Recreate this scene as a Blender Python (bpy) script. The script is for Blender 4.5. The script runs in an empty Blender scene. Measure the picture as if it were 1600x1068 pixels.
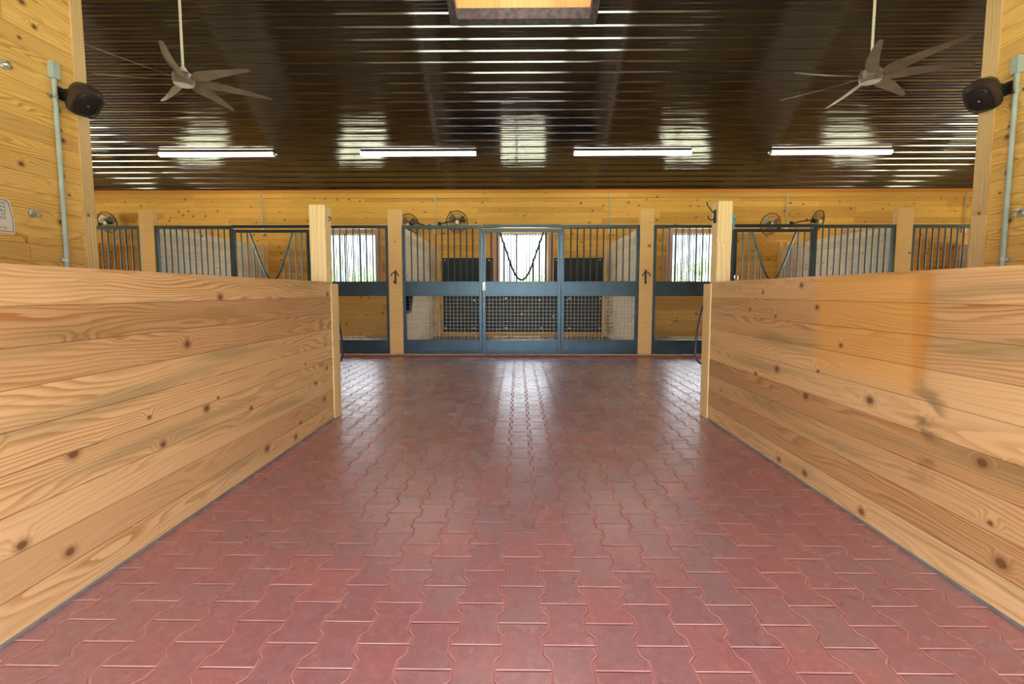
import bpy, bmesh, math, random
from mathutils import Vector, Matrix
random.seed(7)
PI = math.pi
S = bpy.context.scene
COL = S.collection

# ------------------------------------------------------------------ helpers
class MB:
    """collects simple solids, links them as one mesh object"""
    def __init__(s): s.v = []; s.f = []
    def add(s, vs, fs):
        n = len(s.v); s.v += [tuple(v) for v in vs]; s.f += [tuple(i + n for i in f) for f in fs]; return s
    def box(s, x0, x1, y0, y1, z0, z1):
        x0, x1 = sorted((x0, x1)); y0, y1 = sorted((y0, y1)); z0, z1 = sorted((z0, z1))
        v = [(x0,y0,z0),(x1,y0,z0),(x1,y1,z0),(x0,y1,z0),(x0,y0,z1),(x1,y0,z1),(x1,y1,z1),(x0,y1,z1)]
        return s.add(v, [(0,3,2,1),(4,5,6,7),(0,1,5,4),(1,2,6,5),(2,3,7,6),(3,0,4,7)])
    def prism(s, poly, axis, a, b):
        """poly in the two other axes (order xyz), extruded along axis from a to b"""
        def P(p, t):
            return {'x': (t, p[0], p[1]), 'y': (p[0], t, p[1]), 'z': (p[0], p[1], t)}[axis]
        n = len(poly)
        v = [P(p, a) for p in poly] + [P(p, b) for p in poly]
        f = [tuple(range(n))[::-1], tuple(range(n, 2*n))] + [(i, (i+1) % n, n+(i+1) % n, n+i) for i in range(n)]
        return s.add(v, f)
    def tube(s, pts, r, seg=8, caps=True, closed=False):
        pts = [Vector(p) for p in pts]; n = len(pts)
        rr = r if isinstance(r, (list, tuple)) else [r]*n
        vs = []; prev = None
        for i, p in enumerate(pts):
            if closed: d = pts[(i+1) % n] - pts[i-1]
            else: d = pts[min(i+1, n-1)] - pts[max(i-1, 0)]
            d.normalize()
            if prev is None:
                a = Vector((0,0,1)) if abs(d.z) < .9 else Vector((1,0,0))
                nrm = d.cross(a).normalized()
            else:
                nrm = (prev - d*prev.dot(d)).normalized()
            prev = nrm; b = d.cross(nrm)
            for k in range(seg):
                t = 2*PI*k/seg
                vs.append(p + (nrm*math.cos(t) + b*math.sin(t))*rr[i])
        fs = []
        m = n if closed else n-1
        for i in range(m):
            j = (i+1) % n
            for k in range(seg):
                k2 = (k+1) % seg
                fs.append((i*seg+k, i*seg+k2, j*seg+k2, j*seg+k))
        if caps and not closed:
            fs.append(tuple(range(seg))[::-1]); fs.append(tuple((n-1)*seg+k for k in range(seg)))
        return s.add(vs, fs)
    def lathe(s, prof, seg=24, M=None):
        """prof [(r,z)...] about z, transformed by M"""
        M = M or Matrix()
        vs = []
        for r, z in prof:
            for k in range(seg):
                t = 2*PI*k/seg
                vs.append(M @ Vector((r*math.cos(t), r*math.sin(t), z)))
        fs = []
        for i in range(len(prof)-1):
            for k in range(seg):
                k2 = (k+1) % seg
                fs.append((i*seg+k, i*seg+k2, (i+1)*seg+k2, (i+1)*seg+k))
        fs.append(tuple(range(seg))[::-1]); fs.append(tuple((len(prof)-1)*seg+k for k in range(seg)))
        return s.add(vs, fs)
    def build(s, name, mat, parent=None, bevel=0, smooth=False, M=None):
        me = bpy.data.meshes.new(name)
        vs = [M @ Vector(v) for v in s.v] if M else s.v
        me.from_pydata(vs, [], s.f); me.update()
        bm = bmesh.new(); bm.from_mesh(me)
        bmesh.ops.recalc_face_normals(bm, faces=bm.faces[:])
        if smooth:
            for f in bm.faces: f.smooth = True
            for e in bm.edges:
                if len(e.link_faces) == 2 and e.calc_face_angle(0) > 0.7: e.smooth = False
        bm.to_mesh(me); bm.free()
        o = bpy.data.objects.new(name, me); COL.objects.link(o)
        if mat: me.materials.append(mat)
        if parent: o.parent = parent
        if bevel:
            b = o.modifiers.new('bevel', 'BEVEL'); b.width = bevel; b.segments = 2; b.limit_method = 'ANGLE'
        return o

def tag(o, label=None, cat=None, group=None, kind=None):
    if label: o['label'] = label
    if cat: o['category'] = cat
    if group: o['group'] = group
    if kind: o['kind'] = kind
    return o
def structure(o): o['kind'] = 'structure'; return o
def thing(name, label, cat, loc=(0,0,0), rz=0, group=None):
    o = bpy.data.objects.new(name, None); COL.objects.link(o); o.empty_display_size = .2
    o.location = loc; o.rotation_euler = (0, 0, rz)
    return tag(o, label, cat, group)
def copy_tree(o, parent=None):
    kids = [k for k in bpy.data.objects if k.parent == o]
    c = o.copy(); COL.objects.link(c)
    if parent: c.parent = parent
    for k in kids: copy_tree(k, c)
    return c

# ------------------------------------------------------------------ materials
class NT:
    def __init__(s, name):
        s.mat = bpy.data.materials.new(name); s.mat.use_nodes = True
        s.t = s.mat.node_tree; s.t.nodes.clear()
        s.out = s.t.nodes.new('ShaderNodeOutputMaterial')
        s.b = s.t.nodes.new('ShaderNodeBsdfPrincipled')
        s.t.links.new(s.b.outputs[0], s.out.inputs[0])
    def put(s, sock, val):
        if hasattr(val, 'is_linked') or isinstance(val, bpy.types.NodeSocket): s.t.links.new(val, sock)
        elif val is not None: sock.default_value = val
    def m(s, op, a, b=None, c=None, clamp=False):
        n = s.t.nodes.new('ShaderNodeMath'); n.operation = op; n.use_clamp = clamp
        for i, x in enumerate((a, b, c)):
            if x is not None: s.put(n.inputs[i], x)
        return n.outputs[0]
    def xyz(s):
        tc = s.t.nodes.new('ShaderNodeTexCoord'); sp = s.t.nodes.new('ShaderNodeSeparateXYZ')
        s.t.links.new(tc.outputs['Object'], sp.inputs[0]); return sp.outputs
    def vec(s, x, y, z=0.0):
        n = s.t.nodes.new('ShaderNodeCombineXYZ')
        for i, q in enumerate((x, y, z)): s.put(n.inputs[i], q)
        return n.outputs[0]
    def noise(s, v, scale=1, detail=2, rough=.5, dist=0):
        n = s.t.nodes.new('ShaderNodeTexNoise'); s.put(n.inputs['Vector'], v)
        n.inputs['Scale'].default_value = scale; n.inputs['Detail'].default_value = detail
        n.inputs['Roughness'].default_value = rough; n.inputs['Distortion'].default_value = dist
        return n.outputs['Fac']
    def white(s, v):
        n = s.t.nodes.new('ShaderNodeTexWhiteNoise'); n.noise_dimensions = '3D'; s.put(n.inputs['Vector'], v)
        sp = s.t.nodes.new('ShaderNodeSeparateColor'); s.t.links.new(n.outputs['Color'], sp.inputs[0]); return sp.outputs
    def mix(s, f, a, b, mode='MIX'):
        n = s.t.nodes.new('ShaderNodeMix'); n.data_type = 'RGBA'; n.blend_type = mode
        s.put(n.inputs[0], f)
        for sock, v in ((n.inputs[6], a), (n.inputs[7], b)):
            if isinstance(v, tuple): sock.default_value = (*v, 1) if len(v) == 3 else v
            else: s.put(sock, v)
        return n.outputs[2]
    def ramp(s, f, lo, hi, a=0., b=1.):
        n = s.t.nodes.new('ShaderNodeMapRange'); n.interpolation_type = 'SMOOTHSTEP'
        s.put(n.inputs[0], f)
        n.inputs[1].default_value = lo; n.inputs[2].default_value = hi
        n.inputs[3].default_value = a; n.inputs[4].default_value = b
        return n.outputs[0]
    def bump(s, h, strength=.3, dist=.01):
        n = s.t.nodes.new('ShaderNodeBump'); n.inputs['Strength'].default_value = strength
        n.inputs['Distance'].default_value = dist; s.t.links.new(h, n.inputs['Height'])
        s.t.links.new(n.outputs[0], s.b.inputs['Normal'])
    def color(s, c):
        if isinstance(c, tuple): s.b.inputs['Base Color'].default_value = (*c, 1)
        else: s.t.links.new(c, s.b.inputs['Base Color'])
    def set(s, **k):
        for a, v in k.items(): s.put(s.b.inputs[a.replace('_', ' ')], v)

def plain(name, col, rough=.5, metal=0., noise_amt=.12, scale=12, spec=.5):
    N = NT(name); x, y, z = N.xyz()
    v = N.vec(x, y, z)
    n = N.noise(v, scale, 4)
    dark = tuple(c*(1-noise_amt*1.6) for c in col); lite = tuple(min(1, c*(1+noise_amt)) for c in col)
    N.color(N.mix(N.ramp(n, .3, .7), dark, lite))
    N.set(Metallic=metal); N.b.inputs['Specular IOR Level'].default_value = spec
    N.put(N.b.inputs['Roughness'], N.m('MULTIPLY_ADD', n, .2, rough-.1))
    return N.mat

def wood(name, u, v, light, mid, dark, bh=.1365, seg=3.0, A=150., B=330., knots=.5, seam=.55, var=.25,
         rough=.5, w=None, stain=None, seed=0., kcell=3.4, contrast=1., weather=0.):
    """sawn pine: u along the grain, v across the boards (axis letters); w the third axis"""
    N = NT(name); X = dict(zip('xyz', N.xyz()))
    U = X[u]; V = X[v]
    W = X[[a for a in 'xyz' if a not in (u, v)][0]]
    vv = N.m('DIVIDE', V, bh); row = N.m('FLOOR', vv); fr = N.m('FRACT', vv)
    r = N.white(N.vec(row, seed + 3.3, 7.7))
    uo = N.m('ADD', U, N.m('MULTIPLY', r[0], 9.))
    us = N.m('DIVIDE', uo, seg); sg = N.m('FLOOR', us); fs = N.m('FRACT', us)
    r2 = N.white(N.vec(row, sg, seed + 1.1))
    off = N.m('MULTIPLY', r2[0], 57.)
    # knots
    kv = N.vec(N.m('MULTIPLY', N.m('ADD', U, off), kcell*.8), N.m('MULTIPLY', N.m('ADD', V, N.m('MULTIPLY', r2[1], 3.)), kcell), N.m('MULTIPLY', row, .0))
    vo = N.t.nodes.new('ShaderNodeTexVoronoi'); vo.voronoi_dimensions = '2D'; vo.feature = 'F1'
    N.put(vo.inputs['Vector'], kv); vo.inputs['Scale'].default_value = 1.
    sc = N.t.nodes.new('ShaderNodeSeparateColor'); N.t.links.new(vo.outputs['Color'], sc.inputs[0])
    kd = N.m('DIVIDE', vo.outputs['Distance'], kcell)          # metres
    kon = N.m('GREATER_THAN', sc.outputs[0], 1-knots)
    kr = N.m('MULTIPLY_ADD', sc.outputs[1], .012, .006)         # knot radius
    kq = N.m('DIVIDE', kd, kr)
    swirl = N.m('MULTIPLY', kon, N.ramp(N.m('DIVIDE', kd, N.m('MULTIPLY_ADD', sc.outputs[2], .035, .045)), 0., 1., 1., 0.))
    # rings
    g = N.vec(N.m('MULTIPLY', N.m('ADD', U, off), .75), N.m('MULTIPLY', V, 5.5), N.m('ADD', N.m('MULTIPLY', r2[2], 31.), N.m('MULTIPLY', W, 2.)))
    n1 = N.noise(g, 1., 2, .45)
    ph = N.m('ADD', N.m('MULTIPLY', n1, A), N.m('MULTIPLY', V, B))
    ph = N.m('ADD', ph, N.m('MULTIPLY', swirl, 16.))
    fine = N.noise(N.vec(N.m('MULTIPLY', U, 3.), N.m('MULTIPLY', V, 130.), W), 1., 3)
    ph = N.m('ADD', ph, N.m('MULTIPLY', fine, 1.6))
    tri = N.m('FRACT', N.m('DIVIDE', ph, 2*PI))
    # asymmetric ring: pale spring wood deepening to a sharp dark summer line
    ring = N.m('MULTIPLY', N.ramp(tri, .25, .88), N.ramp(tri, .93, 1., 1., 0.))
    patch = N.ramp(N.noise(N.vec(N.m('MULTIPLY', uo, .9), N.m('MULTIPLY', V, 9.), r2[1]), 1., 2), .35, .68)
    ring = N.m('MULTIPLY', ring, N.m('MULTIPLY_ADD', patch, .65, .35))
    ring = N.m('MULTIPLY', ring, contrast)
    c = N.mix(ring, light, mid)
    c = N.mix(N.m('MULTIPLY', N.ramp(fine, .45, .8), .35), c, mid)
    c = N.mix(N.m('MULTIPLY', N.ramp(r2[1], .45, 1.), var), c, dark)
    c = N.mix(N.m('MULTIPLY', N.ramp(r[2], .5, 1.), var*.7), c, light)
    if weather:
        wz = N.noise(N.vec(N.m('MULTIPLY', U, .7), N.m('MULTIPLY', V, 7.), seed), 1., 3)
        wm = N.m('MULTIPLY', N.ramp(wz, .5, .68), weather)
        c = N.mix(wm, c, (.20, .17, .07))
    if stain: c = stain(N, X, c)
    knot = N.m('MULTIPLY', kon, N.ramp(kq, .7, 1.25, 1., 0.))
    halo = N.m('MULTIPLY', kon, N.ramp(kq, 1., 2.6, .55, 0.))
    c = N.mix(halo, c, tuple(q*.8 for q in dark))
    c = N.mix(N.m('MULTIPLY', knot, .85), c, tuple(q*.42 for q in dark))
    e = N.m('MINIMUM', fr, N.m('SUBTRACT', 1., fr)); e = N.m('MULTIPLY', e, bh)
    e2 = N.m('MULTIPLY', N.m('MINIMUM', fs, N.m('SUBTRACT', 1., fs)), seg)
    ed = N.m('MINIMUM', e, e2)
    gap = N.ramp(ed, .0006, .0026, 1., 0.)
    c = N.mix(N.m('MULTIPLY', gap, seam), c, tuple(q*.3 for q in dark))
    N.color(c)
    N.set(Roughness=rough); N.b.inputs['Specular IOR Level'].default_value = .35
    h = N.m('SUBTRACT', N.ramp(ed, 0., .004), N.m('MULTIPLY', ring, .12))
    N.bump(h, .5, .003)
    return N.mat

L1, M1, D1 = (.75,.49,.24), (.45,.20,.055), (.33,.14,.05)       # pale dressed pine of the low partitions
L2, M2, D2 = (.90,.57,.17), (.60,.30,.05), (.27,.10,.015)       # oiled golden pine of the tall walls
L3, M3, D3 = (.84,.49,.10), (.58,.28,.04), (.30,.12,.018)  # back wall pine, warm bounce light put into its orange

def stain_right(N, X, c):
    y, z = X['y'], X['z']
    wob = N.m('MULTIPLY', N.m('SUBTRACT', N.noise(N.vec(y, z), 4., 3), .5), .12)
    yy = N.m('ADD', y, wob)
    box = N.m('MULTIPLY', N.m('MULTIPLY', N.ramp(yy, 1.90, 1.94), N.ramp(yy, 2.55, 2.68, 1., 0.)), N.ramp(z, .62, .75))
    c = N.mix(N.m('MULTIPLY', box, .55), c, (.78, .38, .07))
    edge = N.m('MULTIPLY', N.m('MULTIPLY', N.ramp(yy, 1.86, 1.91), N.ramp(yy, 1.94, 2.02, 1., 0.)), N.ramp(z, .66, .8))
    c = N.mix(N.m('MULTIPLY', edge, .55), c, (.55, .22, .03))
    grime = N.m('MULTIPLY', N.m('MULTIPLY', N.ramp(yy, 1.80, 1.86), N.ramp(yy, 1.90, 1.99, 1., 0.)),
                N.m('MULTIPLY', N.ramp(z, .28, .4), N.ramp(z, .66, .78, 1., 0.)))
    c = N.mix(N.m('MULTIPLY', grime, N.ramp(N.noise(N.vec(N.m('MULTIPLY', y, 8.), N.m('MULTIPLY', z, 14.)), 1., 3), .42, .6, 0., .6)), c, (.12, .07, .03))
    return c
def stain_left(N, X, c):
    y, z = X['y'], X['z']
    g = N.m('MULTIPLY', N.m('MULTIPLY', N.ramp(y, 2.35, 2.42), N.ramp(y, 2.62, 2.72, 1., 0.)), N.m('MULTIPLY', N.ramp(z, .93, .96), N.ramp(z, 1.0, 1.03, 1., 0.)))
    return N.mix(N.m('MULTIPLY', g, .4), c, (.28, .2, .06))

M = {}
M['part_l'] = wood('partition_pine_left', 'y', 'z', L1, M1, D1, bh=.131, seg=40., stain=stain_left, weather=.45, seed=2., var=.5, A=110, B=300, knots=.5, kcell=3.4)
M['part_r'] = wood('partition_pine_right', 'y', 'z', L1, M1, D1, bh=.131, seg=40., stain=stain_right, weather=.45, seed=5., var=.5, A=110, B=300, knots=.5, kcell=3.4)
M['cap'] = wood('cap_pine', 'y', 'x', L1, M1, D1, bh=.5, seg=5., seam=.0, knots=.2, A=40)
M['trim_v'] = wood('upright_pine', 'z', 'y', (.80,.58,.28), (.60,.36,.13), D1, bh=.6, seg=6., seam=0., knots=.15, A=35, B=260, contrast=.7)
M['post_v'] = wood('square_post_pine', 'z', 'x', (.82,.64,.33), (.62,.42,.17), D1, bh=.7, seg=6., seam=0., knots=.3, A=45, B=170, contrast=.6)
M['post_stall'] = wood('stall_post_pine', 'x', 'z', (.88,.60,.25), (.74,.44,.14), D1, bh=3.1, seg=6., seam=0., knots=.15, A=30, B=160, contrast=.6, kcell=4.)
M['tall_l'] = wood('tall_wall_pine', 'y', 'z', L2, M2, D2, bh=.1335, seg=2.6, seed=9., A=100, B=230, knots=.65, kcell=3.9, seam=.6)
M['back'] = wood('back_wall_pine', 'x', 'z', L3, M3, D3, bh=.1335, seg=3.1, seed=4., A=60, B=190, knots=.45, contrast=.7, seam=.6, var=.4, kcell=4.)
M['side'] = wood('divider_pine', 'y', 'z', (.95,.86,.68), (.82,.66,.42), D3, bh=.1335, seg=3.1, seed=8., A=60, B=190, knots=.35, contrast=.7, seam=.6, kcell=4.)
M['beam_x'] = wood('header_pine', 'x', 'z', (.76,.43,.09), (.62,.31,.05), D3, bh=1.3, seg=3.6, seam=.4, A=20, B=120, knots=.1, contrast=.5)
M['beam_dark'] = wood('eave_board_pine', 'x', 'z', (.62,.26,.03), (.5,.18,.02), D3, bh=1.7, seg=6., seam=.3, A=20, B=120, knots=.1, contrast=.4)  # darkened for the shade on the board under the ceiling
M['window_wood'] = wood('window_casing_cedar', 'z', 'x', (.66,.42,.30), (.52,.30,.20), (.3,.15,.08), bh=1.1, seg=6., seam=0, A=30, B=140, knots=.1, contrast=.5)
M['cupola'] = wood('cupola_pine', 'z', 'x', (.80,.46,.15), (.70,.36,.10), D3, bh=.09, seg=6., seam=.4, A=20, B=120, knots=.2, contrast=.5)
M['steel'] = plain('blue_black_powder_coat', (.045,.090,.130), .33, .6, .10, 5, .8)
M['wire'] = plain('galvanised_wire', (.36,.37,.34), .4, .6, .1, 20)
M['chrome'] = plain('zinc_hardware', (.62,.62,.58), .3, .8, .2, 40)
M['iron'] = plain('black_iron', (.018,.014,.016), .45, .3, .2, 30)
M['rubber_mat'] = plain('black_rubber_mat', (.017,.022,.024), .55, 0, .3, 4)
M['tube_lit'] = None
M['tube_white'] = plain('white_diffuser', (.86,.80,.66), .4, 0, .03, 3)
M['conduit'] = plain('grey_pvc', (.42,.50,.47), .45, 0, .08, 6)
M['nickel'] = plain('brushed_nickel', (.30,.26,.21), .35, .6, .1, 9)
M['blade'] = plain('fan_blade_satin', (.26,.21,.16), .4, .3, .12, 5)
M['brown_plastic'] = plain('brown_speaker_plastic', (.040,.026,.022), .35, 0, .3, 10)
M['grille_cloth'] = plain('speaker_grille', (.012,.008,.010), .6, 0, .3, 60)
M['concrete'] = plain('pale_concrete_kerb', (.52,.43,.32), .8, 0, .15, 8)
M['border'] = plain('red_rubber_border', (.50,.15,.085), .55, 0, .25, 5)
M['bedding'] = plain('stall_bedding', (.30,.20,.09), .9, 0, .3, 14)
M['blue_tub'] = plain('blue_plastic', (.06,.12,.22), .4, 0, .1, 4)
M['white_vinyl'] = plain('white_vinyl', (.75,.76,.74), .4, 0, .03, 4)
M['sign_white'] = plain('sign_white', (.80,.77,.70), .5, 0, .04, 5)
M['ink'] = plain('black_ink', (.10,.11,.09), .6, 0, .1, 5)
M['ink_red'] = plain('maroon_ink', (.30,.10,.09), .6, 0, .1, 5)
M['teal'] = plain('teal_rope', (.14,.36,.34), .7, 0, .3, 60)
M['hose'] = plain('black_rubber_cord', (.02,.03,.045), .4, 0, .2, 30)
M['bark'] = plain('bark', (.12,.08,.05), .9, 0, .4, 9)

# black rib metal
N = NT('black_ribbed_steel'); x, y, z = N.xyz()
n = N.noise(N.vec(x, y, z), 2.2, 5, .6)
spk = N.ramp(N.noise(N.vec(x, y, z), 55., 2), .70, .78)
c = N.mix(N.ramp(n, .35, .7), (.010,.007,.007), (.022,.015,.012)); c = N.mix(N.m('MULTIPLY', spk, .35), c, (.30,.24,.16)); N.color(c)
N.put(N.b.inputs['Roughness'], N.m('MULTIPLY_ADD', n, .08, .06))
N.b.inputs['IOR'].default_value = 1.85; N.b.inputs['Specular IOR Level'].default_value = .6
rip = N.noise(N.vec(N.m('MULTIPLY', x, .25), N.m('MULTIPLY', y, 9.), 0.), 1., 3, .6)
N.bump(rip, .9, .010)
M['ceiling'] = N.mat

N = NT('lit_diffuser'); N.color((.86,.80,.66)); N.b.inputs['Emission Color'].default_value = (1,.90,.72,1); N.b.inputs['Emission Strength'].default_value = 7.; M['tube_lit'] = N.mat
# glass: clear with a fresnel reflection
N = NT('window_glass'); tr = N.t.nodes.new('ShaderNodeBsdfTransparent'); gl = N.t.nodes.new('ShaderNodeBsdfGlossy'); gl.inputs['Roughness'].default_value = .02
lw = N.t.nodes.new('ShaderNodeLayerWeight'); lw.inputs[0].default_value = .5
mx = N.t.nodes.new('ShaderNodeMixShader'); N.t.links.new(N.m('MULTIPLY_ADD', N.m('POWER', lw.outputs['Facing'], 5.), .9, .04), mx.inputs[0]); N.t.links.new(tr.outputs[0], mx.inputs[1]); N.t.links.new(gl.outputs[0], mx.inputs[2])
N.t.links.new(mx.outputs[0], N.out.inputs[0]); N.t.nodes.remove(N.b); M['glass'] = N.mat

# grass
N = NT('grass_field'); x, y, z = N.xyz(); n = N.noise(N.vec(x, y, z), .8, 6)
N.color(N.mix(n, (.42,.46,.30), (.58,.60,.42))); N.set(Roughness=.9); M['grass'] = N.mat
N = NT('tree_leaves'); x, y, z = N.xyz(); n = N.noise(N.vec(x, y, z), 2., 3)
N.color(N.mix(n, (.10,.20,.04), (.28,.38,.12))); N.set(Roughness=.7); M['leaf'] = N.mat

# dog-bone pavers
PW, PL, AMP, OX, OY = .1443, .1965, .0108, .017 - .1443/2, 1.289
N = NT('dogbone_rubber_pavers'); x, y, z = N.xyz()
Y = N.m('DIVIDE', N.m('SUBTRACT', y, OY), PL)
fy0 = N.m('FRACT', Y)
tri = N.m('SUBTRACT', N.m('MULTIPLY', N.m('ABSOLUTE', N.m('SUBTRACT', fy0, .5)), 4.), 1.)   # +1 at seams of even columns
wv = N.m('MAXIMUM', N.m('MINIMUM', N.m('MULTIPLY', tri, 3.8), 1.), -1.)
Xo = N.m('SUBTRACT', x, OX)
sx = N.m('COSINE', N.m('MULTIPLY', Xo, PI/PW))
Xw = N.m('ADD', Xo, N.m('MULTIPLY', N.m('MULTIPLY', sx, wv), AMP))
Xc = N.m('DIVIDE', Xw, PW); col = N.m('FLOOR', Xc); fx = N.m('FRACT', Xc)
par = N.m('MODULO', N.m('ABSOLUTE', col), 2.)
Yc = N.m('ADD', Y, N.m('MULTIPLY', par, .5)); rowi = N.m('FLOOR', Yc); fy = N.m('FRACT', Yc)
dx = N.m('MULTIPLY', N.m('MINIMUM', fx, N.m('SUBTRACT', 1., fx)), PW)
dy = N.m('MULTIPLY', N.m('MINIMUM', fy, N.m('SUBTRACT', 1., fy)), PL)
d = N.m('MINIMUM', dx, dy)
rc = N.white(N.vec(col, rowi, 3.1))
P3 = N.vec(x, y, z)
big = N.noise(P3, .55, 3, .55); med = N.noise(P3, 3.1, 5, .6); fine = N.noise(P3, 90., 3, .6)
red = (.35,.118,.112); redb = (.45,.125,.10); gry = (.26,.18,.17)
c = N.mix(N.ramp(med, .25, .85), red, (.31,.125,.12))
c = N.mix(N.m('MULTIPLY', N.ramp(rc[0], .72, 1.), .55), c, redb)
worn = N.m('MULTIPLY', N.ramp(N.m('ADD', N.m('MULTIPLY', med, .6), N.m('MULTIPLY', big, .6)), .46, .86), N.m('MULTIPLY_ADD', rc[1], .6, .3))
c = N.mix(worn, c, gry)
# tiles beyond the partitions: trodden grey plus painted window sheen, joints stay red
trod_sheen = N.m('MULTIPLY', N.m('MULTIPLY', N.ramp(N.m('ADD', y, N.m('MULTIPLY', med, 1.6)), 3.4, 6.0), N.ramp(N.noise(P3, .9, 3), .30, .60, .35, 1.)), N.m('MULTIPLY', N.ramp(d, .006, .011), N.m('MULTIPLY_ADD', rc[0], .35, .5)))
c = N.mix(trod_sheen, c, (.58,.48,.47))
c = N.mix(N.m('MULTIPLY', N.ramp(rc[2], .6, 1.), .25), c, (.26,.13,.12))
c = N.mix(N.ramp(fine, .4, .75, 0., .30), c, (.25,.08,.08))
dust = N.ramp(N.noise(P3, 9., 5, .75), .60, .82)
spots = N.m('MULTIPLY', dust, N.ramp(N.noise(P3, 1.7, 2), .55, .68))
c = N.mix(N.m('MULTIPLY', spots, .25), c, (.50,.40,.36))
grain = N.noise(P3, 34., 6, .7)
c = N.mix(N.ramp(grain, .40, .70, 0., .42), c, (.20,.10,.095))
c = N.mix(N.ramp(grain, .52, .28, 0., .22), c, (.55,.30,.26))
edge = N.ramp(d, .0045, .0090, 1., 0.)
c = N.mix(N.m('MULTIPLY', edge, .8), c, (.42,.115,.095))
lipx = N.m('MULTIPLY', N.ramp(dx, .0010, .0020), N.ramp(dx, .0026, .0042, 1., 0.))
lipy = N.m('MULTIPLY', N.ramp(dy, .0012, .0022), N.ramp(dy, .0036, .0060, 1., 0.))
brk = N.ramp(N.noise(P3, 5., 3), .35, .6, .35, 1.)
c = N.mix(N.m('MULTIPLY', N.m('MAXIMUM', N.m('MULTIPLY', lipx, .45), N.m('MULTIPLY', lipy, .75)), brk), c, (.66,.40,.38))  # painted highlight where the chamfer lips catch the light
joint = N.m('MAXIMUM', N.ramp(dx, .0006, .0015, .7, 0.), N.ramp(dy, .0008, .0018, 1., 0.))
c = N.mix(N.m('MULTIPLY', joint, .75), c, (.07,.02,.02))
N.color(c)
N.put(N.b.inputs['Roughness'], N.m('ADD', N.m('MULTIPLY_ADD', med, .20, .17), N.m('MULTIPLY', edge, .40)))
N.b.inputs['Specular IOR Level'].default_value = .85
h = N.m('ADD', N.ramp(d, 0., .0055), N.m('MULTIPLY', fine, .12)); h = N.m('ADD', h, N.m('MULTIPLY', rc[0], .10))
N.bump(h, .6, .004)
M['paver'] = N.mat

# ------------------------------------------------------------------ the building
YB, YF, YR = 11.95, 8.30, 6.25          # back wall, stall fronts, ridge
ZE = 3.63; SL = 1/3.
def zc(y): return ZE + (YB - y)*SL if y >= YR else ZE + (YB - YR)*SL - (YR - y)*SL
XL, XR = -13.0, 13.2
Y0 = -1.5
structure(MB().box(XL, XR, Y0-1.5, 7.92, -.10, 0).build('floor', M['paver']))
structure(MB().box(XL, XR, 8.245, YB, -.10, .005).build('floor', M['bedding']))
structure(MB().box(XL, XR, 7.92, 8.225, -.10, .001).build('trim_1', M['border']))
structure(MB().box(XL, XR, 8.225, 8.245, -.10, .018).build('trim_2', M['concrete']))

# windows
DX = [-10.72, -6.395, -2.09, 2.245, 6.585, 10.92]      # stall divider centre lines
WC = [.14 + 4.315*k for k in (-2, -1, 0, 1, 2)]
WH, WZ0, WZ1 = .62, 1.25, 2.553
mb = MB(); xs = [XL] + [q for w in WC for q in (w-WH, w+WH)] + [XR]
for i in range(0, len(xs), 2): mb.box(xs[i], xs[i+1], YB, YB+.14, 0, ZE)
for w in WC: mb.box(w-WH, w+WH, YB, YB+.14, 0, WZ0).box(w-WH, w+WH, YB, YB+.14, WZ1, ZE)
structure(mb.build('wall_back', M['back']))
for k, w in enumerate(WC):
    f = MB(); t = .028
    f.box(w-WH-.14, w-WH, YB-t, YB, WZ0-.03, WZ1+.085).box(w+WH, w+WH+.14, YB-t, YB, WZ0-.03, WZ1+.085)
    f.box(w-WH, w+WH, YB-t, YB, WZ1, WZ1+.085).box(w-WH-.14, w+WH+.14, YB-.05, YB, WZ0-.08, WZ0-.03)
    o = structure(f.build('window_%d' % (k+1), M['window_wood']))
    g = MB(); y0, y1 = YB+.05, YB+.10
    g.box(w-WH, w-WH+.04, y0, y1, WZ0, WZ1).box(w+WH-.04, w+WH, y0, y1, WZ0, WZ1).box(w-WH, w+WH, y0, y1, WZ0, WZ0+.04).box(w-WH, w+WH, y0, y1, WZ1-.03, WZ1)
    g.box(w-.20, w-.165, y0, y1, WZ0, WZ1)
    g.build('sash', M['white_vinyl'], o)
    MB().box(w-WH+.04, w+WH-.04, YB+.072, YB+.076, WZ0+.04, WZ1-.03).build('pane', M['glass'], o)
    for j in range(15):
        xx = w-WH+.0775*(j+1)
        MB().tube([(xx, YB+.02, WZ0), (xx, YB+.02, WZ1)], .012, 6).build('window_bar', M['steel'], o)

# header boards at the top of the back wall
structure(MB().box(XL, XR, YB-.02, YB, 3.535, ZE).build('trim_3', M['beam_dark']))
structure(MB().box(XL, XR, YB-.045, YB, 3.425, 3.535).build('trim_4', M['beam_x']))

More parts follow.
